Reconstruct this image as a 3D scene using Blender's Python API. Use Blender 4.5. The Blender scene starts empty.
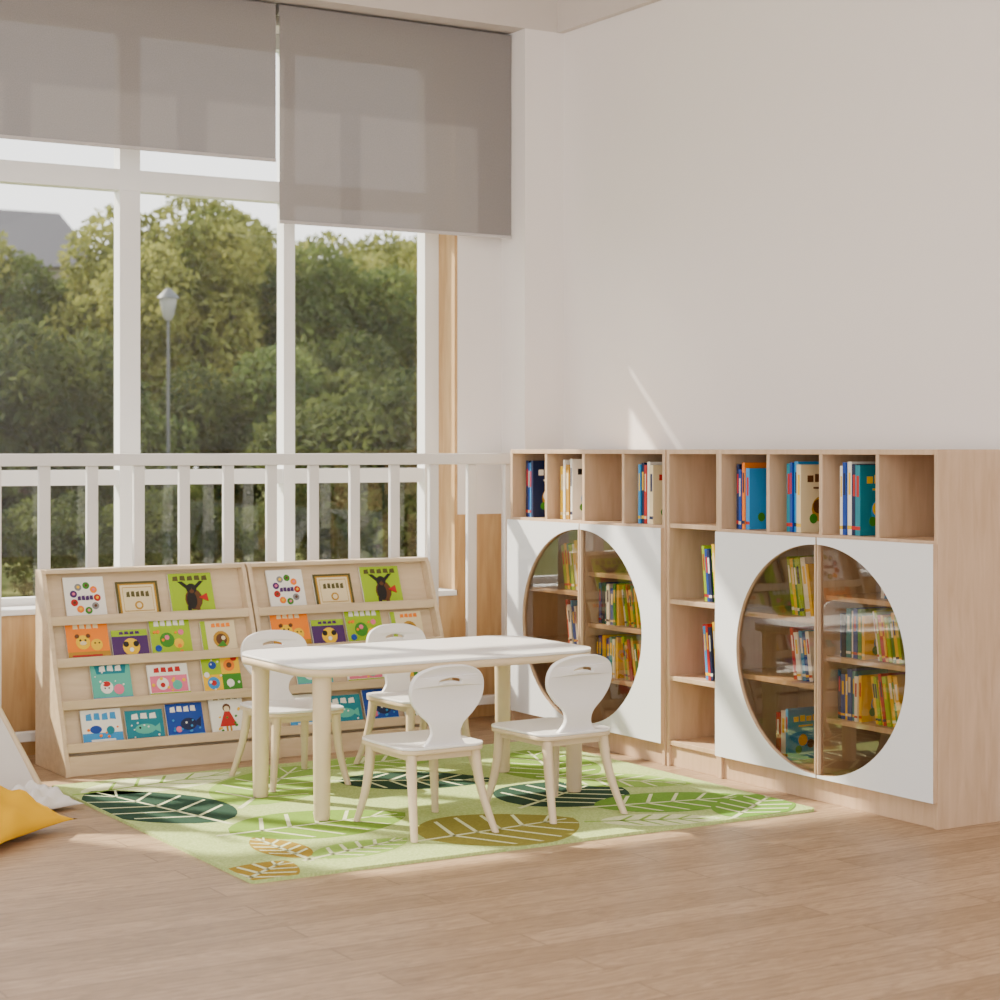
import bpy, bmesh, math, random
import numpy as np
from mathutils import Vector, Matrix, Euler
random.seed(7)
sc = bpy.context.scene
COL = sc.collection

# ---------------------------------------------------------------- materials
_m = {}
def base(name):
    m = bpy.data.materials.new(name); m.use_nodes = True
    return m, m.node_tree.nodes, m.node_tree.links, m.node_tree.nodes['Principled BSDF']
def flat(name, c, rough=0.5, spec=0.4, var=0.04):
    if name in _m: return _m[name]
    m, N, L, b = base(name)
    n = N.new('ShaderNodeTexNoise'); n.inputs['Scale'].default_value = 9
    tc = N.new('ShaderNodeTexCoord'); L.new(tc.outputs['Object'], n.inputs['Vector'])
    r = N.new('ShaderNodeMix'); r.data_type = 'RGBA'
    r.inputs['A'].default_value = tuple(x*(1-var) for x in c)+(1,)
    r.inputs['B'].default_value = tuple(min(1, x*(1+var)) for x in c)+(1,)
    L.new(n.outputs['Fac'], r.inputs['Factor']); L.new(r.outputs['Result'], b.inputs['Base Color'])
    b.inputs['Roughness'].default_value = rough; b.inputs['Specular IOR Level'].default_value = spec
    _m[name] = m; return m
def wood(name, c1, c2, scale=(6, 6, 1.0), rough=0.45):
    m, N, L, b = base(name)
    tc = N.new('ShaderNodeTexCoord'); mp = N.new('ShaderNodeMapping'); mp.inputs['Scale'].default_value = scale
    L.new(tc.outputs['Object'], mp.inputs['Vector'])
    n = N.new('ShaderNodeTexNoise'); n.inputs['Scale'].default_value = 6; n.inputs['Detail'].default_value = 6; n.inputs['Distortion'].default_value = 0.6
    L.new(mp.outputs['Vector'], n.inputs['Vector'])
    r = N.new('ShaderNodeValToRGB'); r.color_ramp.elements[0].position = 0.3; r.color_ramp.elements[1].position = 0.7
    r.color_ramp.elements[0].color = c1+(1,); r.color_ramp.elements[1].color = c2+(1,)
    L.new(n.outputs['Fac'], r.inputs['Fac']); L.new(r.outputs['Color'], b.inputs['Base Color'])
    b.inputs['Roughness'].default_value = rough
    return m
def srgb(r, g, b):
    f = lambda v: ((v/255+0.055)/1.055)**2.4 if v > 10 else v/255/12.92
    return (f(r), f(g), f(b))

BIRCH = wood('birch', srgb(188, 157, 125), srgb(205, 175, 144), (5, 5, 0.7))
BIRCH2 = wood('birch_pale', srgb(202, 178, 144), srgb(218, 195, 163), (0.8, 5, 5))
OAKP = wood('oak_panel', srgb(182, 142, 92), srgb(204, 168, 120), (5, 5, 0.6))
CREAM = flat('cream_leg', srgb(214, 192, 158), 0.4, var=0.02)
WHITE = flat('white_lacquer', srgb(234, 231, 228), 0.35, var=0.01)
DOORW = flat('white_door', srgb(230, 231, 233), 0.4, var=0.01)
RAILW = flat('rail_white', srgb(222, 219, 217), 0.4, var=0.01)
FRAME = flat('window_white', srgb(236, 236, 236), 0.4, var=0.01)
WALL = flat('wall_paint', srgb(234, 228, 225), 0.9, 0.1, 0.01)
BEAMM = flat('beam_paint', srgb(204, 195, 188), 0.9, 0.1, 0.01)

def floor_mat():
    m, N, L, b = base('oak_floor')
    tc = N.new('ShaderNodeTexCoord'); mp = N.new('ShaderNodeMapping')
    L.new(tc.outputs['Object'], mp.inputs['Vector'])
    br = N.new('ShaderNodeTexBrick'); br.offset = 0.37; br.offset_frequency = 2
    br.inputs['Scale'].default_value = 1; br.inputs['Brick Width'].default_value = 1.3; br.inputs['Row Height'].default_value = 0.13
    br.inputs['Mortar Size'].default_value = 0.0018; br.inputs['Mortar Smooth'].default_value = 0.3; br.inputs['Bias'].default_value = 0
    br.inputs['Color1'].default_value = srgb(162, 134, 104)+(1,); br.inputs['Color2'].default_value = srgb(182, 153, 122)+(1,)
    br.inputs['Mortar'].default_value = srgb(116, 92, 68)+(1,)
    L.new(mp.outputs['Vector'], br.inputs['Vector'])
    mp2 = N.new('ShaderNodeMapping'); mp2.inputs['Scale'].default_value = (1.6, 13, 1)
    L.new(tc.outputs['Object'], mp2.inputs['Vector'])
    ad = N.new('ShaderNodeVectorMath'); ad.operation = 'MULTIPLY_ADD'; ad.inputs[1].default_value = (1, 1, 1)
    sc_ = N.new('ShaderNodeVectorMath'); sc_.operation = 'SCALE'; sc_.inputs['Scale'].default_value = 60
    L.new(br.outputs['Color'], sc_.inputs[0]); L.new(mp2.outputs['Vector'], ad.inputs[0]); L.new(sc_.outputs[0], ad.inputs[2])
    n = N.new('ShaderNodeTexNoise'); n.inputs['Scale'].default_value = 3; n.inputs['Detail'].default_value = 9; n.inputs['Distortion'].default_value = 2.6; n.inputs['Roughness'].default_value = 0.68
    L.new(ad.outputs[0], n.inputs['Vector'])
    r = N.new('ShaderNodeValToRGB'); r.color_ramp.elements[0].position = 0.38; r.color_ramp.elements[1].position = 0.60
    r.color_ramp.elements[0].color = (0.66, 0.62, 0.58, 1); r.color_ramp.elements[1].color = (1.06, 1.06, 1.06, 1)
    L.new(n.outputs['Fac'], r.inputs['Fac'])
    mx = N.new('ShaderNodeMix'); mx.data_type = 'RGBA'; mx.blend_type = 'MULTIPLY'; mx.inputs['Factor'].default_value = 1
    L.new(br.outputs['Color'], mx.inputs['A']); L.new(r.outputs['Color'], mx.inputs['B'])
    L.new(mx.outputs['Result'], b.inputs['Base Color'])
    b.inputs['Roughness'].default_value = 0.42; b.inputs['Specular IOR Level'].default_value = 0.3
    return m

def glass_mat(name, tint, refl=0.5, f0=0.07):
    m, N, L, b = base(name); N.remove(b)
    out = [n for n in N if n.type == 'OUTPUT_MATERIAL'][0]
    t = N.new('ShaderNodeBsdfTransparent'); t.inputs['Color'].default_value = tint+(1,)
    g = N.new('ShaderNodeBsdfGlossy'); g.inputs['Roughness'].default_value = 0.02
    f = N.new('ShaderNodeLayerWeight'); f.inputs['Blend'].default_value = 0.5
    pw = N.new('ShaderNodeMath'); pw.operation = 'POWER'; pw.inputs[1].default_value = 4
    L.new(f.outputs['Facing'], pw.inputs[0])
    mu = N.new('ShaderNodeMath'); mu.operation = 'MULTIPLY_ADD'; mu.inputs[1].default_value = refl; mu.inputs[2].default_value = f0
    L.new(pw.outputs[0], mu.inputs[0])
    mx = N.new('ShaderNodeMixShader'); L.new(mu.outputs[0], mx.inputs[0]); L.new(t.outputs[0], mx.inputs[1]); L.new(g.outputs[0], mx.inputs[2])
    L.new(mx.outputs[0], out.inputs[0]); return m
WGLASS = glass_mat('window_glass', (0.93, 0.95, 0.94), 0.5, 0.06)
CGLASS = glass_mat('tinted_glass', (0.76, 0.68, 0.58), 1.0, 0.13)

def blind_mat():
    m, N, L, b = base('blind_fabric'); N.remove(b)
    out = [n for n in N if n.type == 'OUTPUT_MATERIAL'][0]
    tc = N.new('ShaderNodeTexCoord'); n = N.new('ShaderNodeTexNoise'); n.inputs['Scale'].default_value = 220
    L.new(tc.outputs['Object'], n.inputs['Vector'])
    r = N.new('ShaderNodeValToRGB'); r.color_ramp.elements[0].color = srgb(124, 119, 118)+(1,); r.color_ramp.elements[1].color = srgb(158, 152, 150)+(1,)
    L.new(n.outputs['Fac'], r.inputs['Fac'])
    d = N.new('ShaderNodeBsdfDiffuse'); tl = N.new('ShaderNodeBsdfTranslucent'); t = N.new('ShaderNodeBsdfTransparent')
    L.new(r.outputs[0], d.inputs[0]); tl.inputs[0].default_value = srgb(132, 128, 128)+(1,)
    a = N.new('ShaderNodeMixShader'); a.inputs[0].default_value = 0.09
    L.new(d.outputs[0], a.inputs[1]); L.new(tl.outputs[0], a.inputs[2])
    c = N.new('ShaderNodeMixShader'); c.inputs[0].default_value = 0.025
    L.new(a.outputs[0], c.inputs[1]); L.new(t.outputs[0], c.inputs[2]); L.new(c.outputs[0], out.inputs[0]); return m

def leaf_mat(name, ca, cb):
    m, N, L, b = base(name)
    out = [n for n in N if n.type == 'OUTPUT_MATERIAL'][0]
    tc = N.new('ShaderNodeTexCoord'); n = N.new('ShaderNodeTexNoise'); n.inputs['Scale'].default_value = 2.2; n.inputs['Detail'].default_value = 4
    L.new(tc.outputs['Object'], n.inputs['Vector'])
    r = N.new('ShaderNodeValToRGB'); r.color_ramp.elements[0].color = ca+(1,); r.color_ramp.elements[1].color = cb+(1,)
    r.color_ramp.elements[0].position = 0.35; r.color_ramp.elements[1].position = 0.65
    L.new(n.outputs['Fac'], r.inputs['Fac']); L.new(r.outputs[0], b.inputs['Base Color']); b.inputs['Roughness'].default_value = 0.9; b.inputs['Specular IOR Level'].default_value = 0.1
    tl = N.new('ShaderNodeBsdfTranslucent'); L.new(r.outputs[0], tl.inputs[0])
    mx = N.new('ShaderNodeMixShader'); mx.inputs[0].default_value = 0.42
    L.new(b.outputs[0], mx.inputs[1]); L.new(tl.outputs[0], mx.inputs[2]); L.new(mx.outputs[0], out.inputs[0]); return m

# ---------------------------------------------------------------- mesh builder
class MB:
    def __init__(s): s.v = []; s.f = []; s.mi = []; s.mats = []; s.sm = []
    def mat(s, m):
        if m not in s.mats: s.mats.append(m)
        return s.mats.index(m)
    def add(s, vs, fs, m, M=None, smooth=False):
        o = len(s.v)
        s.v += [tuple(M @ Vector(p)) if M else tuple(p) for p in vs]
        i = s.mat(m)
        for f in fs: s.f.append([o+k for k in f]); s.mi.append(i); s.sm.append(smooth)
    def box(s, a, b, m, M=None):
        x0, y0, z0 = a; x1, y1, z1 = b
        vs = [(x0,y0,z0),(x1,y0,z0),(x1,y1,z0),(x0,y1,z0),(x0,y0,z1),(x1,y0,z1),(x1,y1,z1),(x0,y1,z1)]
        s.add(vs, [(3,2,1,0),(4,5,6,7),(0,1,5,4),(1,2,6,5),(2,3,7,6),(3,0,4,7)], m, M)
    def prism(s, pts, fn, h0, h1, m, mside=None, M=None, smooth=False):
        n = len(pts)
        vs = [fn(p[0], p[1], h0) for p in pts]+[fn(p[0], p[1], h1) for p in pts]
        s.add(vs, [list(range(n))[::-1], list(range(n, 2*n))], m, M)
        o = len(s.v)-2*n; i = s.mat(mside or m)
        for k in range(n):
            s.f.append([o+k, o+(k+1) % n, o+n+(k+1) % n, o+n+k]); s.mi.append(i); s.sm.append(smooth)
    def tube(s, path, radii, m, seg=14, M=None, ell=(1, 1)):
        vs = []; n = len(path)
        for i, p in enumerate(path):
            for k in range(seg):
                a = 2*math.pi*k/seg
                vs.append((p[0]+radii[i]*ell[0]*math.cos(a), p[1]+radii[i]*ell[1]*math.sin(a), p[2]))
        fs = []
        for i in range(n-1):
            for k in range(seg):
                k2 = (k+1) % seg
                fs.append((i*seg+k, i*seg+k2, (i+1)*seg+k2, (i+1)*seg+k))
        s.add(vs, fs, m, M, True)
        s.add(vs[:seg], [list(range(seg))[::-1]], m, M); s.add(vs[-seg:], [list(range(seg))], m, M)
    def obj(s, name, loc=(0,0,0), rot=0, bevel=0, parent=None):
        me = bpy.data.meshes.new(name); me.from_pydata(s.v, [], s.f)
        for m in s.mats: me.materials.append(m)
        me.polygons.foreach_set('material_index', s.mi); me.polygons.foreach_set('use_smooth', s.sm)
        me.update()
        bm = bmesh.new(); bm.from_mesh(me); bmesh.ops.recalc_face_normals(bm, faces=bm.faces); bm.to_mesh(me); bm.free()
        o = bpy.data.objects.new(name, me); COL.objects.link(o); o.location = loc; o.rotation_euler = (0, 0, rot)
        if parent: o.parent = parent
        if bevel:
            b = o.modifiers.new('bevel', 'BEVEL'); b.width = bevel; b.segments = 2; b.limit_method = 'ANGLE'; b.angle_limit = math.radians(50)
        return o
def empty(name, loc, rot=0):
    e = bpy.data.objects.new(name, None); COL.objects.link(e); e.location = loc; e.rotation_euler = (0, 0, rot); e.empty_display_size = 0.1
    return e
def inst(o, name, loc, rot=0, parent=None):
    n = bpy.data.objects.new(name, o.data); COL.objects.link(n); n.location = loc; n.rotation_euler = (0, 0, rot)
    for md in o.modifiers:
        if md.type == 'BEVEL':
            b = n.modifiers.new('bevel', 'BEVEL'); b.width = md.width; b.segments = 2; b.limit_method = 'ANGLE'; b.angle_limit = md.angle_limit
    if parent: n.parent = parent
    return n
def single(name, a, b, m, bevel=0):
    mb = MB(); mb.box(a, b, m); return mb.obj(name, bevel=bevel)
XY = lambda x, y, h: (x, y, h)
XZ = lambda x, z, h: (x, h, z)
YZ = lambda y, z, h: (h, y, z)
def rrect(x0, y0, x1, y1, r, n=8):
    P = []
    for cx, cy, a0 in ((x1-r, y1-r, 0), (x0+r, y1-r, 90), (x0+r, y0+r, 180), (x1-r, y0+r, 270)):
        for i in range(n+1):
            a = math.radians(a0+90*i/n); P.append((cx+r*math.cos(a), cy+r*math.sin(a)))
    return P
def catmull(P, n=6, closed=False):
    out = []; N = len(P)
    rng = range(N if closed else N-1)
    for i in rng:
        g = (lambda k: P[k % N]) if closed else (lambda k: P[max(0, min(N-1, k))])
        p0, p1, p2, p3 = g(i-1), g(i), g(i+1), g(i+2)
        for j in range(n):
            t = j/n
            out.append(tuple(0.5*((2*p1[d])+(-p0[d]+p2[d])*t+(2*p0[d]-5*p1[d]+4*p2[d]-p3[d])*t*t+(-p0[d]+3*p1[d]-3*p2[d]+p3[d])*t**3) for d in range(2)))
    if not closed: out.append(tuple(P[-1]))
    return out

# ---------------------------------------------------------------- room
YW = 7.65; XR = 4.89
single('floor', (-3, -2, -0.1), (XR, YW, 0), floor_mat())
single('wall_right', (XR, -2, -0.1), (XR+0.2, YW+0.3, 3.6), WALL)
mb = MB()
mb.box((-3, YW, -0.1), (0.7, YW+0.3, 3.6), WALL)
mb.box((0.7, YW, -0.1), (4.44, YW+0.3, 0.575), OAKP)
mb.box((0.7, YW, 3.12), (4.44, YW+0.3, 3.6), WALL)
mb.box((4.44, YW, 0.95), (XR, YW+0.3, 3.6), WALL)
mb.box((4.44, YW, -0.1), (XR, YW+0.3, 0.95), OAKP)
mb.box((4.425, YW+0.005, 0.60), (4.44, YW+0.17, 3.12), OAKP)
mb.obj('wall_window')
single('column', (4.677, 7.44, 0), (XR, YW, 3.2), WALL)
single('ceiling', (-3, -2, 3.6), (XR+0.2, YW+0.3, 3.7), WALL)
single('beam_window', (-3, 7.44, 3.2), (XR, YW, 3.6), BEAMM)
single('beam_right', (XR-0.035, -2, 3.2), (XR, 7.44, 3.6), BEAMM)
single('trim_sill', (0.7, YW-0.02, 0.575), (4.425, YW+0.14, 0.60), FRAME, 0.004)

# windows
mb = MB()
yf0, yf1 = 7.81, 7.88
mb.box((0.7, yf0, 0.575), (4.425, yf1, 0.632), FRAME)
mb.box((0.7, yf0, 3.05), (4.425, yf1, 3.12), FRAME)
mb.box((0.7, yf0-0.01, 2.365), (4.425, yf1, 2.455), FRAME)
mb.box((0.7, yf0+0.005, 1.10), (4.425, yf1-0.01, 1.165), FRAME)
for x, w in ((0.74, .08), (1.40, .07), (2.15, .07), (2.90, .092), (3.652, .055), (4.388, .075)):
    mb.box((x-w/2, yf0-0.005, 0.632), (x+w/2, yf1-0.003, 2.365), FRAME)
    mb.box((x-w/2, yf0-0.005, 2.455), (x+w/2, yf1-0.003, 3.05), FRAME)
mb.add([(0.75, 7.847, 0.63), (4.36, 7.847, 0.63), (4.36, 7.847, 3.06), (0.75, 7.847, 3.06)], [(0, 1, 2, 3)], WGLASS)
mb.obj('window_1')

# roller blinds
BL = blind_mat(); BAR = flat('blind_bar', srgb(186, 181, 180), 0.5); TUBE = flat('blind_tube', srgb(140, 136, 135), 0.6)
def blind(name, x0, x1, z0):
    mb = MB(); y = 7.55
    mb.add([(x0, y, z0), (x1, y, z0), (x1, y, 3.185), (x0, y, 3.185)], [(0, 1, 2, 3)], BL)
    mb.box((x0, y-0.005, z0-0.014), (x1, y+0.006, z0), BAR)
    M = Matrix.Translation((x0, y+0.028, 3.17)) @ Matrix.Rotation(math.pi/2, 4, 'Y')
    mb.tube([(0, 0, 0), (0, 0, x1-x0)], [0.026, 0.026], TUBE, M=M)
    mb.obj(name)
blind('roller_blind', 3.485, 4.67, 2.25)
blind('roller_blind', 2.20, 3.468, 2.515)
blind('roller_blind', 0.75, 2.18, 2.515)

# railing
mb = MB(); yr = 7.50
mb.box((0.6, yr-0.03, 1.185), (4.677, yr+0.03, 1.235), RAILW)
mb.box((0.6, yr-0.02, 0.08), (4.677, yr+0.02, 0.12), RAILW)
x = 2.423-0.2*8
while x < 4.66:
    mb.box((x-0.024, yr-0.012, 0.12), (x+0.024, yr+0.012, 1.185), RAILW)
    if round((x-2.423)/0.2) % 6 == 3: mb.box((x-0.024, yr-0.018, 0), (x+0.024, yr+0.018, 0.12), RAILW)
    x += 0.2
mb.obj('window_railing', bevel=0.004)

# ---------------------------------------------------------------- book colours
PAL = {k: flat('print_'+k, srgb(*c), 0.45, var=0.05) for k, c in dict(
    white=(236, 233, 224), red=(180, 26, 20), orange=(238, 126, 4), yellow=(236, 188, 4), lime=(152, 186, 4), green=(56, 130, 30),
    teal=(4, 122, 140), blue=(8, 62, 155), navy=(12, 28, 70), sky=(48, 142, 205), pink=(226, 110, 142), purple=(72, 36, 96),
    black=(20, 18, 16), olive=(80, 74, 34), cream=(226, 208, 166), brown=(92, 54, 22), gold=(178, 132, 30), mint=(84, 178, 160), grey=(130, 130, 130)).items()}

# ---------------------------------------------------------------- big cabinets
T = 0.018
def shelf_books(mb, x, y_far, z, n, cols, h=0.22, d=0.17, lean=0.0, t=(0.012, 0.026), cover=None):
    """stand n books with spines toward -x, from y_far toward -y"""
    y = y_far
    for i in range(n):
        tt = random.uniform(*t); hh = h*random.uniform(0.86, 1.0); dd = d*random.uniform(0.88, 1)
        c = PAL[cols[i % len(cols)]]
        xo = x+random.uniform(0, 0.012)
        M = Matrix.Translation((xo, y-tt*(1.05 if lean else 1), z+(0.004 if lean else 0))) @ Matrix.Rotation(lean, 4, 'X')
        cv = 0.0015
        mb.box((0.0, 0, 0), (cv, tt, hh), c, M)
        mb.box((cv, 0, 0), (dd, cv, hh), c, M); mb.box((cv, tt-cv, 0), (dd, tt, hh), c, M)
        mb.box((cv, cv, 0.003), (dd-0.004, tt-cv, hh-0.003), PAL['white'], M)
        tcol = PAL[random.choice(['white', 'cream', 'yellow', 'navy', 'red'])]
        mb.box((-0.0006, tt*0.25, hh*0.55), (0, tt*0.75, hh*0.85), tcol, M)
        mb.box((-0.0006, 0, hh*0.08), (0, tt, hh*0.13), tcol, M)
        if i == n-1:
            t2 = PAL[cover or 'yellow']
            for q in range(4):
                mb.box((dd*(0.16+.18*q), -0.0008, hh*0.74), (dd*(0.30+.18*q), 0, hh*(0.84+.02*(q % 2))), t2, M)
            mb.box((dd*0.3, -0.0008, hh*0.64), (dd*0.7, 0, hh*0.67), t2, M)
            for (cx, cz, r_, col) in ((.5, .34, .24, random.choice(['gold', 'sky', 'green'])), (.42, .38, .13, t2), (.64, .3, .10, 'brown'), (.3, .2, .09, 'green')):
                pts = [(dd*cx+dd*r_*math.cos(a*math.pi/8), hh*cz+dd*r_*math.sin(a*math.pi/8)) for a in range(16)]
                mb.prism(pts, XZ, -0.0009-0.0002*(r_ < .2)-0.0002*(r_ < .12), 0, col if not isinstance(col, str) else PAL[col], M=M)
        y -= tt/max(0.5, math.cos(lean))+0.0015

def carcass(mb, W, D, H):
    mb.box((0, 0, 0), (D, T, H), BIRCH); mb.box((0, W-T, 0), (D, W, H), BIRCH)
    mb.box((0, T, H-T), (D, W-T, H), BIRCH)
    mb.box((0.0, T, 0.084), (D, W-T, 0.102), BIRCH)
    mb.box((0.012, T, 0), (0.03, W-T, 0.084), BIRCH)
    mb.box((D-0.008, T, 0.102), (D-0.001, W-T, H-T), BIRCH)

def big_cabinet(name, Y0, W, topbooks, seed):
    random.seed(seed)
    D = 0.385; H = 1.252
    root = empty(name, (4.482, Y0, 0))
    mb = MB(); carcass(mb, W, D, H)
    zs = 0.932
    mb.box((0, T, zs), (D-0.008, W-T, zs+T), BIRCH)
    for q in (0.25, 0.5, 0.75):
        mb.box((0.002, W*q-T/2, zs+T), (D-0.008, W*q+T/2, H-T), BIRCH)
    mb.box((0.004, W/2-T/2, 0.102), (D-0.008, W/2+T/2, zs), BIRCH)
    nearz = (0.735, 0.52, 0.30); farz = (0.645, 0.41)
    for z in nearz: mb.box((0.02, T, z-T), (D-0.008, W/2-T/2, z), BIRCH)
    for z in farz: mb.box((0.02, W/2+T/2, z-T), (D-0.008, W-T, z), BIRCH)
    mb.obj('carcass', bevel=0.0015, parent=root)
    # doors
    c = W/2; zc = 0.507; a = 0.448; b = 0.408; zb, zt = 0.088, 0.940
    for s, nm in ((1, 'door_far'), (-1, 'door_near')):
        md = MB(); g = 0.0035
        outer = c+s*(W/2-0.003); inn = c+s*g
        arc = [(inn+s*a*max(0, math.cos(t)), zc+b*math.sin(t)) for t in [math.radians(-90+180*i/48) for i in range(49)]]
        fn = YZ; x0, x1 = -0.019, -0.001
        P = [(inn, zb), (outer, zb), (outer, zt), (inn, zt)]+arc[::-1]
        md.prism(P, fn, x0, x1, DOORW)
        n = len(P)
        i = md.mat(BIRCH)
        for k in range(len(md.f)-n, len(md.f)):
            md.mi[k] = i
        md.obj(nm, parent=root)
        gl = MB(); gl.add([(-0.006, p[0], p[1]) for p in arc], [list(range(49))], CGLASS); gl.obj(nm+'_glass', parent=root)
        st = MB(); st.box((-0.0185, min(inn, inn+s*0.007), zc-b+0.002), (-0.001, max(inn, inn+s*0.007), zc+b-0.002), BIRCH); st.obj(nm+'_stile', parent=root)
    # books
    bk = MB()
    for comp, cols, n, cov in topbooks:
        yf = W-comp*W/4-T-0.02
        shelf_books(bk, 0.04, yf-0.012, zs+T+0.0005, n, cols, h=0.262, d=0.20, cover=cov, t=(0.014, 0.026))
    C1 = ['red', 'white', 'sky', 'blue', 'white', 'navy', 'teal']; C2 = ['lime', 'yellow', 'green', 'lime', 'white', 'yellow']
    shelf_books(bk, 0.04, W/2-T-0.03, 0.52, 7, ['blue', 'navy', 'teal', 'white', 'blue', 'green', 'yellow', 'navy'], h=0.175, d=0.17)
    shelf_books(bk, 0.04, W/2-T-0.225, 0.52, 8, ['white', 'lime', 'red', 'yellow', 'lime', 'green', 'yellow', 'lime', 'white'], h=0.175, d=0.17, lean=-0.17, t=(.010, .02))
    shelf_books(bk, 0.04, W/2-T-0.02, 0.30, 7, ['navy', 'blue', 'yellow', 'blue', 'teal', 'white', 'yellow', 'navy'], h=0.18, d=0.17)
    shelf_books(bk, 0.04, W/2-T-0.215, 0.30, 8, ['yellow', 'lime', 'yellow', 'red', 'lime', 'yellow', 'green', 'yellow', 'lime'], h=0.18, d=0.17, lean=-0.17, t=(.010, .02))
    shelf_books(bk, 0.08, W/2-T-0.20, 0.735, 3, ['white', 'sky', 'cream'], h=0.15, d=0.16)
    shelf_books(bk, 0.05, W-0.36, 0.645, 6, C2, h=0.22, d=0.17, lean=-0.16)
    shelf_books(bk, 0.05, W-0.38, 0.41, 5, C1, h=0.19, d=0.17, lean=-0.14)
    shelf_books(bk, 0.07, W-0.25, 0.102, 3, C1, h=0.20, d=0.17)
    bk.obj('books', parent=root)

big_cabinet('display_cabinet', 4.58, 1.165, [(0, ['navy', 'blue', 'orange', 'sky', 'navy', 'blue'], 4, 'sky'), (1, ['teal', 'blue', 'sky', 'cream'], 4, 'brown'), (2, ['white', 'blue', 'white', 'navy', 'teal'], 5, 'yellow')], 3)
big_cabinet('display_cabinet', 6.088, 1.165, [(0, ['navy', 'blue', 'sky', 'navy'], 4, 'white'), (1, ['yellow', 'white', 'gold', 'white'], 4, 'black'), (3, ['sky', 'navy', 'red', 'white', 'cream'], 5, 'red')], 5)
# narrow tower
root = empty('narrow_bookcase', (4.487, 5.748, 0)); W = 0.337; D = 0.38
mb = MB(); carcass(mb, W, D, 1.252)
for z in (0.96, 0.66, 0.357): mb.box((0.004, T, z-T), (D-0.008, W-T, z), BIRCH)
mb.obj('carcass', bevel=0.0015, parent=root)
bk = MB(); random.seed(11)
shelf_books(bk, 0.03, 0.135, 0.66, 5, ['lime', 'blue', 'navy', 'green', 'yellow'], h=0.23, lean=-0.10, t=(.012, .018))
shelf_books(bk, 0.03, 0.135, 0.357, 5, ['red', 'sky', 'red', 'navy', 'yellow'], h=0.23, lean=-0.10, t=(.012, .018))
bk.obj('books', parent=root)

# ---------------------------------------------------------------- low display bookshelves
def disc(cx, cz, r, r2=None, n=14): return [(cx+r*math.cos(2*math.pi*k/n), cz+(r2 or r)*math.sin(2*math.pi*k/n)) for k in range(n)]
def rect(x0, z0, x1, z1): return [(x0, z0), (x1, z0), (x1, z1), (x0, z1)]
def cover(mb, M, w, h, kind):
    """book standing facing -y; local x centred, z up"""
    bg, dec = kind
    mb.box((-w/2, 0, 0), (w/2, 0.008, h), PAL['white'], M)
    mb.box((-w/2, -0.0015, 0), (w/2, 0, h), PAL[bg], M)
    for j, (shape, args, col) in enumerate(dec):
        if shape == 'd': pts = disc(args[0]*w, args[1]*h, args[2]*w, (args[3] if len(args) > 3 else args[2])*w)
        elif shape == 'p': pts = [(p[0]*w, p[1]*h) for p in args]
        else: pts = rect(args[0]*w, args[1]*h, args[2]*w, args[3]*h)
        e = 0.0015+0.0003*(j+1)
        mb.prism(pts, XZ, -e, -0.0014, PAL[col], M=M)
def ring(cols, r=0.3, s=0.09):
    return [('d', (r*math.cos(2*math.pi*k/9), 0.5+r*math.sin(2*math.pi*k/9), s), cols[k % len(cols)]) for k in range(9)]
def text(x0, x1, z, h, col, n=5):
    """row of lettering blocks"""
    w = (x1-x0)/n
    return [('p', ((x0+w*i+w*.08, z+h*.1*(i % 2)), (x0+w*i+w*.85, z), (x0+w*i+w*.78, z+h), (x0+w*i+w*.15, z+h*(.85+.15*(i % 2)))), col) for i in range(n)]
def dots(col, seed, n=7, r=.035, z0=.1, z1=.7):
    q = random.Random(seed); return [('d', (q.uniform(-.42, .42), q.uniform(z0, z1), r*q.uniform(.7, 1.4)), col) for _ in range(n)]
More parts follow.
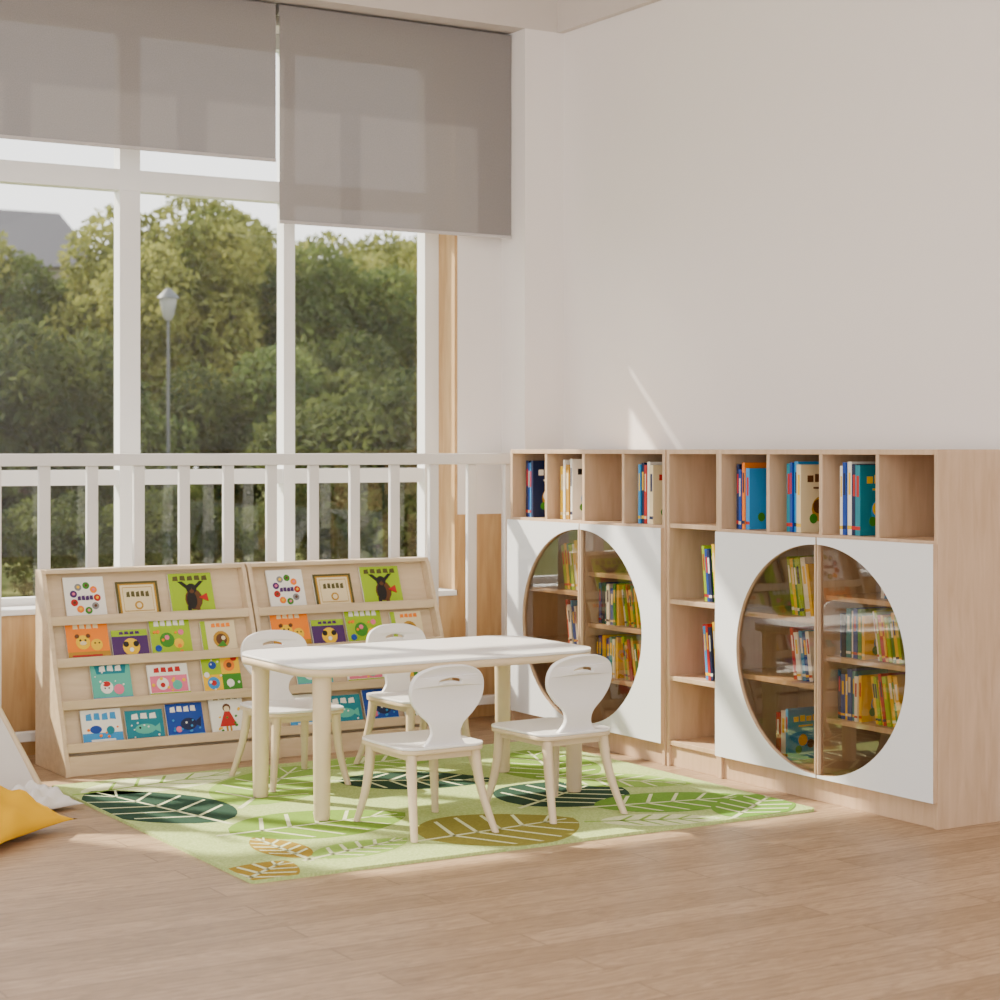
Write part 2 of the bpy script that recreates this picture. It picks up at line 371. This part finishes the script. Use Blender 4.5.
K = {
 'ring': ('white', ring(['red', 'orange', 'green', 'grey', 'purple'])+ring(['yellow', 'pink', 'brown'], .3, .035)+text(-.2, .2, .45, .1, 'purple', 4)),
 'frame': ('olive', [('r', (-.44, .06, .44, .94), 'gold'), ('r', (-.40, .1, .40, .90), 'cream'), ('r', (-.35, .16, .35, .84), 'gold'), ('r', (-.34, .18, .34, .82), 'cream')]+text(-.28, .28, .56, .16, 'olive')+[('d', (0, .32, .10), 'gold'), ('d', (0, .32, .06), 'cream')]),
 'bull': ('lime', text(-.42, .42, .82, .12, 'olive', 5)+[('d', (.03, .36, .20, .24), 'brown'), ('d', (-.02, .34, .12, .2), 'black'), ('d', (.0, .62, .12), 'black'), ('d', (0, .57, .06), 'brown'), ('p', ((-.3, .8), (-.2, .8), (0, .62), (-.06, .56)), 'black'), ('p', ((.3, .8), (.2, .8), (0, .62), (.06, .56)), 'black'), ('r', (-.14, .06, -.06, .2), 'black'), ('r', (.06, .06, .14, .2), 'brown'), ('p', ((.15, .4), (.36, .3), (.34, .5)), 'red')]),
 'tiger': ('orange', [('r', (-.5, .0, .5, .22), 'gold')]+text(-.34, .3, .78, .13, 'cream', 4)+[('d', (-.12, .45, .17), 'yellow'), ('d', (.2, .38, .14), 'yellow'), ('d', (-.12, .43, .08, .05), 'cream'), ('d', (-.18, .5, .025), 'black'), ('d', (-.06, .5, .025), 'black'), ('d', (.16, .42, .02), 'black'), ('d', (.26, .42, .02), 'black'), ('d', (-.25, .6, .05), 'brown'), ('d', (.01, .6, .05), 'brown'), ('r', (-.4, .1, .3, .14), 'red')]),
 'panda': ('purple', [('r', (-.5, .78, .5, 1), 'lime'), ('d', (.02, .4, .24), 'yellow'), ('d', (-.12, .5, .08), 'black'), ('d', (.16, .5, .08), 'black'), ('d', (0.02, .3, .06), 'white'), ('r', (-.5, 0, .5, .1), 'green')]+text(-.3, .3, .84, .1, 'purple', 4)),
 'lime': ('lime', text(-.4, .4, .75, .14, 'white', 5)+[('d', (-.1, .4, .18), 'green'), ('d', (.18, .3, .12), 'yellow'), ('d', (-.1, .46, .06), 'pink'), ('d', (.26, .58, .07), 'pink'), ('d', (-.34, .2, .08), 'blue')]+dots('orange', 1, 6)),
 'beige': ('cream', [('r', (-.5, .0, -.36, 1), 'lime'), ('d', (.06, .42, .24), 'gold'), ('d', (.06, .42, .16), 'brown'), ('d', (.12, .46, .06), 'cream'), ('p', ((-.1, .2), (.2, .2), (.1, .38)), 'green')]+text(-.2, .38, .8, .12, 'orange', 4)),
 'teal': ('mint', [('p', ((-.42, .94), (.42, .94), (.36, .66), (-.36, .66)), 'teal')]+text(-.3, .3, .72, .14, 'white', 3)+[('d', (-.14, .34, .16), 'white'), ('d', (.16, .28, .13), 'pink'), ('d', (-.14, .42, .1, .07), 'red'), ('d', (-.19, .32, .02), 'black'), ('d', (-.09, .32, .02), 'black'), ('r', (-.5, 0, .5, .1), 'sky')]+dots('white', 3, 6, .02)),
 'pink': ('white', [('r', (-.46, .16, .46, .66), 'pink'), ('d', (-.16, .42, .15), 'white'), ('d', (.2, .36, .12), 'mint'), ('d', (-.16, .38, .06), 'red')]+text(-.36, .34, .76, .15, 'red', 4)+dots('yellow', 5, 7, .03, .2, .6)+[('r', (-.5, 0, .5, .14), 'lime')]),
 'jungle': ('yellow', [('r', (-.5, .5, 0, 1), 'lime'), ('r', (0, .0, .5, .5), 'green'), ('d', (.22, .72, .15), 'orange'), ('d', (-.24, .28, .16), 'sky'), ('d', (.2, .26, .1), 'white'), ('d', (-.22, .74, .1), 'blue'), ('d', (.36, .9, .08), 'red'), ('d', (-.4, .5, .07), 'white'), ('d', (.22, .72, .07), 'brown'), ('d', (-.24, .28, .07), 'red')]+dots('white', 8, 8, .025, .1, .9)),
 'sky': ('white', [('r', (-.5, .0, .5, .34), 'sky'), ('d', (-.16, .44, .15, .10), 'blue')]+text(-.4, .4, .70, .2, 'sky', 4)+[('d', (.2, .4, .1), 'teal'), ('r', (-.3, .1, .3, .16), 'white')]+dots('orange', 2, 5, .03, .1, .5)),
 'sea': ('teal', text(-.36, .36, .72, .18, 'white', 3)+[('d', (0, .4, .28, .13), 'mint'), ('p', ((.2, .4), (.4, .55), (.4, .25)), 'mint'), ('d', (-.14, .44, .03), 'black'), ('r', (-.5, 0, .5, .12), 'navy')]+dots('white', 12, 7, .02, .15, .7)),
 'deep': ('blue', text(-.4, .34, .76, .16, 'white', 4)+[('d', (.08, .4, .22, .16), 'navy'), ('p', ((.2, .4), (.44, .6), (.4, .3)), 'navy'), ('d', (-.2, .26, .08), 'pink'), ('d', (.02, .44, .03), 'white'), ('r', (-.5, 0, .5, .12), 'sky')]+dots('sky', 14, 9, .025)),
 'girl': ('white', text(-.38, .38, .84, .12, 'olive', 4)+[('d', (0, .64, .12), 'brown'), ('d', (0, .61, .085), 'cream'), ('p', ((-.08, .55), (.08, .55), (.26, .2), (-.26, .2)), 'red'), ('r', (-.08, .06, -.03, .2), 'gold'), ('r', (.03, .06, .08, .2), 'gold')]+dots('yellow', 4, 6, .03, .1, .7)+dots('green', 6, 5, .03, .1, .5)),
}
def bookshelf(X0, W=0.872):
    root = empty('display_bookshelf', (X0, 7.04, 0))
    D = 0.375; H = 0.775; top = 0.30; t = 0.018
    mb = MB()
    prof = [(0.0, 0), (0.0, 0.03)]+[(top*(z-0.03)/(H-0.03), z) for z in (0.3, 0.6, H-0.02)]+[(top+0.012, H), (D, H), (D, 0)]
    for x0 in (0, W-t): mb.prism(prof, YZ, x0, x0+t, BIRCH2)
    sl = lambda z: top*(z-0.03)/(H-0.03)
    bo = 0.062
    mb.prism([(sl(.05)+bo, .05), (sl(H-.012)+bo-.01, H-.012), (sl(H-.012)+bo+.002, H-.012), (sl(.05)+bo+.012, .05)], YZ, t, W-t, BIRCH2)
    mb.box((t, D-0.01, 0.03), (W-t, D-0.002, H-0.012), BIRCH2)
    mb.box((t, top-0.0, H-0.016), (W-t, D, H), BIRCH2)
    zs = (0.100, 0.258, 0.416, 0.574)
    for z in zs:
        y = sl(z)+0.004
        mb.box((t, y+0.012, z-0.012), (W-t, y+bo+0.005, z), BIRCH2)
        mb.box((t, y, z-0.014), (W-t, y+0.012, z+0.022), BIRCH2)
    mb.box((t, 0.012, 0.0), (W-t, 0.028, 0.075), BIRCH2)
    mb.obj('frame', bevel=0.002, parent=root)
    bk = MB()
    rows = {3: [(.175, 'ring', .165, .176), (.395, 'frame', .18, .150), (.628, 'bull', .188, .176)],
            2: [(.163, 'tiger', .172, .168), (.336, 'panda', .15, .118), (.510, 'lime', .172, .168), (.718, 'beige', .15, .137)],
            1: [(.238, 'teal', .162, .170), (.475, 'pink', .17, .137), (.705, 'jungle', .165, .162)],
            0: [(.175, 'sky', .162, .142), (.350, 'sea', .155, .127), (.520, 'deep', .155, .142), (.702, 'girl', .145, .172)]}
    ang = math.atan2(top, H-0.03)
    for r, lst in rows.items():
        z = zs[r]
        for x, k, w, h in lst:
            M = Matrix.Translation((x, sl(z)+0.036, z+0.0035)) @ Matrix.Rotation(-ang, 4, 'X')
            cover(bk, M, w, h, K[k])
    bk.obj('picture_books', parent=root)
bookshelf(2.36); bookshelf(3.24)

# ---------------------------------------------------------------- rug
def rug_mat():
    m, N, L, b = base('rug_green')
    tc = N.new('ShaderNodeTexCoord'); n = N.new('ShaderNodeTexNoise'); n.inputs['Scale'].default_value = 130; n.inputs['Detail'].default_value = 3
    L.new(tc.outputs['Object'], n.inputs['Vector'])
    r = N.new('ShaderNodeValToRGB'); r.color_ramp.elements[0].color = srgb(156, 178, 104)+(1,); r.color_ramp.elements[1].color = srgb(194, 209, 142)+(1,)
    r.color_ramp.elements[0].position = 0.3; r.color_ramp.elements[1].position = 0.7
    L.new(n.outputs['Fac'], r.inputs['Fac']); L.new(r.outputs[0], b.inputs['Base Color']); b.inputs['Roughness'].default_value = 1; b.inputs['Specular IOR Level'].default_value = 0.05
    bp = N.new('ShaderNodeBump'); bp.inputs['Strength'].default_value = 0.5; bp.inputs['Distance'].default_value = 0.004
    L.new(n.outputs['Fac'], bp.inputs['Height']); L.new(bp.outputs[0], b.inputs['Normal'])
    return m
RX0, RY0, RX1, RY1 = 2.24, 5.04, 4.36, 6.86
mb = MB(); RUG = rug_mat(); mb.prism(rrect(RX0, RY0, RX1, RY1, 0.02, 3), XY, 0.0, 0.010, RUG)
def leafcol(n, c):
    m = flat('rug_'+n, srgb(*c), 1.0, 0.05, 0.25)
    for nd in m.node_tree.nodes:
        if nd.type == 'TEX_NOISE': nd.inputs['Scale'].default_value = 130
    return m
LC = dict(dark=leafcol('dark', (50, 74, 60)), olive=leafcol('olive', (122, 156, 62)), brown=leafcol('brown', (138, 132, 62)), green=leafcol('leafgreen', (112, 154, 62)),
          pale=leafcol('pale', (216, 222, 176)), mid=leafcol('mid', (142, 176, 82)), must=leafcol('mustard', (158, 132, 52)))
def clip(P, x0, y0, x1, y1):
    def cl(P, ins, inter):
        out = []
        for i in range(len(P)):
            a, b = P[i-1], P[i]
            if ins(b):
                if not ins(a): out.append(inter(a, b))
                out.append(b)
            elif ins(a): out.append(inter(a, b))
        return out
    for d, v, sg in ((0, x0, 1), (0, x1, -1), (1, y0, 1), (1, y1, -1)):
        if not P: return P
        P = cl(P, lambda p: sg*(p[d]-v) >= 0, lambda a, b: tuple(a[k]+(b[k]-a[k])*((v-a[d])/(b[d]-a[d])) for k in (0, 1)))
    return P
def leaf(cx, cy, ln, wd, ang, col, vein='pale', lev=0, nv=5):
    ca, sa = math.cos(ang), math.sin(ang)
    tr = lambda p: (cx+p[0]*ca-p[1]*sa, cy+p[0]*sa+p[1]*ca)
    h = ln/2
    prof = lambda u: wd/2*(math.sin(math.pi*min(1, max(0, u))**0.85))**0.7
    P = [(-h+ln*i/20, prof(i/20)) for i in range(21)]+[(h-ln*i/20, -prof(1-i/20)) for i in range(1, 20)]
    z = 0.0104+0.0006*lev
    def put(P, m, z):
        Q = clip([tr(p) for p in P], RX0+.003, RY0+.003, RX1-.003, RY1-.003)
        if len(Q) >= 3: mb.add([(q[0], q[1], z) for q in Q], [list(range(len(Q)))], m)
    put(P, LC[col], z)
    w = 0.009
    put([(-h-0.05, -w), (h*0.9, -w*0.5), (h*0.9, w*0.5), (-h-0.05, w)], LC[vein], z+0.0003)
    for i in range(nv):
        u = 0.16+0.62*i/(nv-1); x = -h+ln*u
        for s in (1, -1):
            e = prof(min(1, u+0.14))*0.88
            put([(x, 0), (x+ln*0.14, s*e), (x+ln*0.14+w*1.6, s*e), (x+w*1.8, 0)], LC[vein], z+0.0003)
leaf(2.42, 6.28, .80, .44, 1.80, 'dark'); leaf(2.78, 5.70, .66, .46, .05, 'olive'); leaf(3.25, 5.31, .60, .54, 0.1, 'brown')
leaf(3.78, 5.74, .58, .50, 0.5, 'dark'); leaf(4.02, 5.40, .62, .36, -.2, 'green', lev=1); leaf(4.22, 5.20, .5, .28, .6, 'green', lev=2)
leaf(2.30, 5.12, .36, .24, .7, 'must'); leaf(2.95, 6.45, .85, .42, .9, 'mid'); leaf(2.62, 6.70, .7, .30, .2, 'pale', 'mid')
leaf(3.45, 6.25, .6, .38, -.5, 'dark'); leaf(4.05, 6.30, .75, .42, 1.2, 'olive'); leaf(3.55, 6.70, .6, .3, 0, 'mid')
leaf(2.50, 5.42, .36, .16, 1.6, 'must', 'pale'); leaf(3.78, 5.16, .42, .2, -.4, 'pale', 'mid'); leaf(4.1, 5.85, .55, .3, -.8, 'mid', lev=1); leaf(2.72, 5.28, .4, .2, .3, 'mid')
mb.obj('leaf_pattern_rug')
RZ = 0.0125

# ---------------------------------------------------------------- table
mb = MB()
tx0, ty0, tx1, ty1 = 0, 0, 1.185, 0.64
P = rrect(tx0, ty0, tx1, ty1, 0.13, 12)
mb.prism(P, XY, 0.508, 0.518, WHITE, smooth=True)
P2 = rrect(tx0+.001, ty0+.001, tx1-.001, ty1-.001, 0.129, 12)
mb.prism(P2, XY, 0.482, 0.508, CREAM, smooth=True)
for lx in (0.085, 1.098):
    for ly in (0.07, 0.565):
        mb.tube([(lx, ly, 0), (lx, ly, .01), (lx, ly, .4), (lx, ly, .482)], [.024, .028, .031, .033], CREAM, 20)
mb.obj('activity_table', (2.72, 5.67, RZ))

# ---------------------------------------------------------------- chairs
def back_mesh():
    R = [(.090, -.012), (.066, .010), (.050, .040), (.060, .076), (.098, .112), (.128, .156), (.131, .204), (.110, .240), (.06, .260), (0, .265)]
    side = catmull(R, 6); outl = side+[(-p[0], p[1]) for p in side[::-1][1:]]
    slot = [(x, 0.222+0.012*(1-(x/.05)**2)-.004) for x in np.linspace(-.045, .045, 13)]+[(x, 0.202+0.010*(1-(x/.05)**2)) for x in np.linspace(.045, -.045, 13)]
    cu = bpy.data.curves.new('b', 'CURVE'); cu.dimensions = '2D'; cu.fill_mode = 'BOTH'; cu.extrude = 0.006; cu.bevel_depth = 0.003; cu.bevel_resolution = 2
    for pts in (outl, slot):
        sp = cu.splines.new('POLY'); sp.points.add(len(pts)-1); sp.use_cyclic_u = True
        for i, p in enumerate(pts): sp.points[i].co = (p[0], p[1], 0, 1)
    o = bpy.data.objects.new('tmp', cu); COL.objects.link(o)
    dg = bpy.context.evaluated_depsgraph_get(); me = bpy.data.meshes.new_from_object(o.evaluated_get(dg))
    bpy.data.objects.remove(o); me.materials.clear(); me.materials.append(WHITE); me.name = 'backrest'
    M = Matrix.Translation((0, -0.128, 0.283)) @ Matrix.Rotation(math.radians(90+9), 4, 'X')
    me.transform(M)
    for v in me.vertices: v.co.y += 0.9*v.co.x**2
    me.update(); return me
BACK = back_mesh()
def chair_mesh():
    mb = MB()
    P = rrect(-.155, -.15, .155, .195, .055, 8)
    mb.prism(P, XY, 0.276, 0.285, WHITE, smooth=True)
    P = rrect(-.154, -.149, .154, .194, .054, 8)
    mb.prism(P, XY, 0.262, 0.276, CREAM, smooth=True)
    mb.prism(rrect(-.125, -.125, .125, .165, .03, 4), XY, 0.240, 0.262, CREAM)
    for sx in (-1, 1):
        for yt, dy in ((.160, .04), (-.118, -.080)):
            sy = 1 if dy > 0 else -1
            top = Vector((sx*.118, yt, .262)); bot = Vector((sx*.150, yt+dy, 0)); path = []; rad = []
            for i in range(9):
                u = i/8; p = top.lerp(bot, u)
                bend = math.sin(u*math.pi)*0.012
                path.append((p.x-sx*bend*.5, p.y-sy*bend, p.z)); rad.append(.0200-.0070*u)
            mb.tube(path, rad, CREAM, 14, ell=(0.85, 1.1))
    return mb
c0 = chair_mesh()
first = None
def chair(loc, rot):
    global first
    e = empty('kids_chair', loc, rot)
    if first is None: s = c0.obj('seat_and_legs', bevel=0.0025, parent=e); first = s
    else: inst(first, 'seat_and_legs', (0, 0, 0), 0, e)
    b = bpy.data.objects.new('backrest', BACK); COL.objects.link(b); b.parent = e
chair((3.045, 5.46, RZ), 0.0); chair((3.570, 5.49, RZ), 0.06)
chair((3.04, 6.50, RZ), math.pi-0.03); chair((3.58, 6.50, RZ), math.pi+0.05)

# ---------------------------------------------------------------- cushions and tent
def cushion(name, loc, rot, s, h, mat):
    n = 28; vs = []; fs = []
    for sg in (1, -1):
        for i in range(n+1):
            for j in range(n+1):
                u = 2*i/n-1; v = 2*j/n-1
                e = (1-abs(u)**2.0)*(1-abs(v)**2.0)
                pin = 1-0.14*(abs(u)**2)*(1-v*v)
                pin2 = 1-0.14*(abs(v)**2)*(1-u*u)
                wr = (0.010*math.sin(9*u+4*v)+0.007*math.sin(15*v-7*u)+0.006*math.sin(12*(u*u+v)))*min(1, e*2.5)
                hh = h*0.22+sg*(h*(0.78 if sg > 0 else 0.22)*max(0, e)**0.75)+wr*(sg > 0)
                vs.append((u*s/2*pin, v*s/2*pin2, hh))
        o = (n+1)**2 if sg < 0 else 0
        for i in range(n):
            for j in range(n):
                a = o+i*(n+1)+j; fs.append((a, a+1, a+n+2, a+n+1) if sg < 0 else (a, a+n+1, a+n+2, a+1))
    mb = MB(); mb.add(vs, fs, mat, None, True); ob = mb.obj(name, loc, rot)
    bm = bmesh.new(); bm.from_mesh(ob.data); bmesh.ops.remove_doubles(bm, verts=bm.verts, dist=1e-4); bmesh.ops.recalc_face_normals(bm, faces=bm.faces); bm.to_mesh(ob.data); bm.free()
cushion('yellow_cushion', (1.735, 6.09, 0.0), 0.70, 0.48, 0.17, flat('yellow_fabric', srgb(226, 172, 26), 0.9, 0.1))
cushion('white_cushion', (2.05, 6.48, 0.0), 0.4, 0.26, 0.08, flat('white_fabric', srgb(226, 222, 218), 0.9, 0.1))
CAN = flat('white_canvas', srgb(216, 209, 202), 0.95, 0.05)
root = empty('play_teepee', (1.62, 7.02, 0)); mb = MB()
ap = Vector((0, 0, 1.2)); B = [Vector((sx*.56, sy*.28, 0)) for sx, sy in ((-1, -1), (1, -1), (1, 1), (-1, 1))]
rows = 10
for k in range(4):
    a, b = B[k], B[(k+1) % 4]; vs = []; fs = []
    for i in range(rows+1):
        t = i/rows
        for j in range(9):
            s = j/8; p = a.lerp(b, s).lerp(ap, t)
            nrm = (a+b).normalized(); sag = -0.05*math.sin(math.pi*s)*(1-t)+0.008*math.sin(j*2.3+i)
            p = p+nrm*sag; vs.append((p.x, p.y, p.z+0.003))
    for i in range(rows):
        for j in range(8): q = i*9+j; fs.append((q, q+1, q+10, q+9))
    if k == 0: fs = [f for n_, f in enumerate(fs) if not (n_//8 < 6 and 2 <= n_ % 8 <= 5)]
    mb.add(vs, fs, CAN, None, True)
mb.obj('canvas', parent=root)
mb = MB()
for k in range(4):
    a = B[k]; b = ap+(ap-a)*0.14; path = [tuple(a.lerp(b, i/4)) for i in range(5)]
    mb.tube(path, [.012]*5, CREAM, 10)
mb.obj('poles', parent=root)

# ---------------------------------------------------------------- exterior
single('lawn', (-40, YW+0.32, -0.45), (70, 110, -0.35), leaf_mat('grass', srgb(110, 122, 66), srgb(150, 156, 96)))
LM1 = leaf_mat('foliage', srgb(88, 98, 48), srgb(152, 152, 80)); LM2 = leaf_mat('foliage_dark', srgb(64, 80, 46), srgb(106, 118, 62))
LM3 = leaf_mat('foliage_bush', srgb(46, 58, 34), srgb(88, 96, 50))
BARK = flat('bark', srgb(80, 66, 54), 0.9)
def foliage(blobs, n, size, mat, seed, trunk=None):
    rng = np.random.default_rng(seed)
    wts = np.array([b[1][0]*b[1][1]+b[1][2]*b[1][0] for b in blobs]); wts = wts/wts.sum()
    idx = rng.choice(len(blobs), n, p=wts)
    d = rng.normal(size=(n, 3)); d /= np.linalg.norm(d, axis=1)[:, None]
    r = rng.uniform(0.66, 1.12, n)**0.6
    C = np.array([b[0] for b in blobs])[idx]; R = np.array([b[1] for b in blobs])[idx]
    P = C+d*R*r[:, None]
    P[:, 2] = np.maximum(P[:, 2], 0.12)
    q = rng.normal(size=(n, 3)); q /= np.linalg.norm(q, axis=1)[:, None]
    w = np.cross(q, rng.normal(size=(n, 3))); w /= np.linalg.norm(w, axis=1)[:, None]
    s = size*rng.uniform(0.6, 1.4, n)[:, None]
    V = np.stack([P-q*s, P+w*s*0.5, P+q*s, P-w*s*0.5], 1).reshape(-1, 3)
    F = np.arange(4*n).reshape(-1, 4)
    mb = MB(); mb.add(V.tolist(), F.tolist(), mat)
    if trunk: mb.tube([(0, 0, 0), (0.05, 0, trunk*0.5), (0, 0.05, trunk)], [0.14, 0.10, 0.06], BARK, 10)
    me = bpy.data.meshes.new('foliage'); me.from_pydata(mb.v, [], mb.f)
    for m in mb.mats: me.materials.append(m)
    me.polygons.foreach_set('material_index', mb.mi); me.update(); return me
def rblobs(rad, zc, n, seed, hz=1.0):
    rr = random.Random(seed); out = [((0, 0, zc), (rad*.72, rad*.72, rad*.72*hz))]
    for i in range(n):
        a = rr.uniform(0, 6.28); e = rr.uniform(-.7, 1.1); k = rr.uniform(.24, .42)
        out.append(((math.cos(a)*rad*.66*math.cos(e), math.sin(a)*rad*.66*math.cos(e), zc+rad*hz*.74*math.sin(e)), (rad*k,)*3))
    return out
tm = [foliage(rblobs(1.7, 2.9, 14, s, 1.0), 17000, 0.056, m, s, 2.2) for s, m in ((1, LM1), (2, LM1), (3, LM2))]
bm_ = [foliage(rblobs(1.15, 1.10, 9, 10+s, 1.0), 9000, 0.045, m, 20+s) for s, m in ((1, LM2), (2, LM3))]
rr = random.Random(4)
def place(me, name, x, y, s):
    o = bpy.data.objects.new(name, me); COL.objects.link(o); o.location = (x, y, -0.345); o.rotation_euler = (0, 0, rr.uniform(0, 6)); o.scale = (s, s, s*rr.uniform(.95, 1.12))
for i in range(15): place(tm[i % 3], 'tree', 1+i*1.5+rr.uniform(-.3, .3), 26.5+rr.uniform(-1, 1.2), rr.uniform(.92, 1.0) if i < 6 else rr.uniform(.98, 1.1))
for i in range(12): place(tm[(i+1) % 3], 'tree', 4+i*2.0, 31+rr.uniform(-1, 1.5), rr.uniform(.9, 1.0) if i < 4 else rr.uniform(1.05, 1.25))
for i in range(13): place(bm_[i % 2], 'garden_bush', 3+i*1.15+rr.uniform(-.2, .2), 21+rr.uniform(-.5, .8), rr.uniform(1.0, 1.3))
for i in range(9): place(bm_[1], 'garden_bush', 4.6+i*1.05, 17+rr.uniform(-.3, .5), rr.uniform(.5, .65) if i < 4 else rr.uniform(1.0, 1.2))
# house
mb = MB(); HW = flat('house_wall', srgb(140, 134, 128), 0.9); RF = flat('roof_slate', srgb(62, 60, 64), 0.8); WD = flat('house_glass', srgb(90, 110, 136), 0.2)
mb.box((0, 0, 0), (9, 7, 6.9), HW)
mb.prism([(-.5, 6.7), (7.5, 6.7), (3.5, 8.7)], YZ, -.4, 9.4, RF)
for i in range(4):
    for z in (1.4, 4.8): mb.box((1+i*2.1, -0.06, z), (2.1+i*2.1, 0, z+1.3), WD)
mb.obj('neighbour_house', (9.0, 52, -0.35))
# street lamp
mb = MB(); MT = flat('lamp_metal', srgb(80, 82, 80), 0.5)
mb.tube([(0, 0, 0), (0, 0, .3), (0, 0, 3.0)], [.06, .024, .015], MT)
mb.tube([(0, 0, 3.0), (0, 0, 3.05), (0, 0, 3.2), (0, 0, 3.24)], [.03, .06, .09, .09], flat('lamp_glass', srgb(140, 140, 136), 0.3), 16)
mb.tube([(0, 0, 3.24), (0, 0, 3.27), (0, 0, 3.35)], [.12, .10, .02], MT, 16)
mb.obj('street_lamp', (7.64, 19.4, -0.35))

# ---------------------------------------------------------------- light
w = bpy.data.worlds.new('World'); sc.world = w; w.use_nodes = True
N = w.node_tree.nodes; L = w.node_tree.links; bg = N['Background']
tc = N.new('ShaderNodeTexCoord'); sp = N.new('ShaderNodeSeparateXYZ'); L.new(tc.outputs['Generated'], sp.inputs[0])
r = N.new('ShaderNodeValToRGB'); r.color_ramp.elements[0].position = 0.0; r.color_ramp.elements[0].color = (1.0, 0.965, 0.92, 1)
r.color_ramp.elements[1].position = 0.6; r.color_ramp.elements[1].color = (0.85, 0.90, 1.0, 1)
L.new(sp.outputs['Z'], r.inputs['Fac']); L.new(r.outputs[0], bg.inputs['Color']); bg.inputs['Strength'].default_value = 3.1
s = bpy.data.lights.new('sun', 'SUN'); s.energy = 15; s.angle = math.radians(1.4); s.color = (1.0, 0.90, 0.74)
so = bpy.data.objects.new('sun', s); COL.objects.link(so)
el = math.radians(39); hd = Vector((0.525, -0.851, 0)).normalized()
dv = Vector((hd.x*math.cos(el), hd.y*math.cos(el), -math.sin(el)))
so.rotation_euler = dv.to_track_quat('-Z', 'Y').to_euler(); so.location = (0, 12, 8)
for i, (x, y) in enumerate(((0.8, 1.2), (2.2, 4.0))):  # area lights added under the ceiling to fill the interior, no real fixtures
    a = bpy.data.lights.new('ceiling_fill', 'AREA'); a.shape = 'RECTANGLE'; a.size = 1.8; a.size_y = 1.2; a.energy = 30; a.color = (1.0, 0.95, 0.89)
    ao = bpy.data.objects.new('ceiling_fill', a); COL.objects.link(ao); ao.location = (x, y, 3.58)

# ---------------------------------------------------------------- camera
c = bpy.data.cameras.new('camera'); c.sensor_width = 36; c.lens = 68.4; c.shift_y = -0.05; c.clip_end = 300
c.dof.use_dof = True; c.dof.focus_distance = 6.8; c.dof.aperture_fstop = 4.5
co = bpy.data.objects.new('camera', c); COL.objects.link(co); co.location = (0, 0, 1.25)
co.rotation_euler = (math.radians(90), 0, math.radians(-31.4)); sc.camera = co
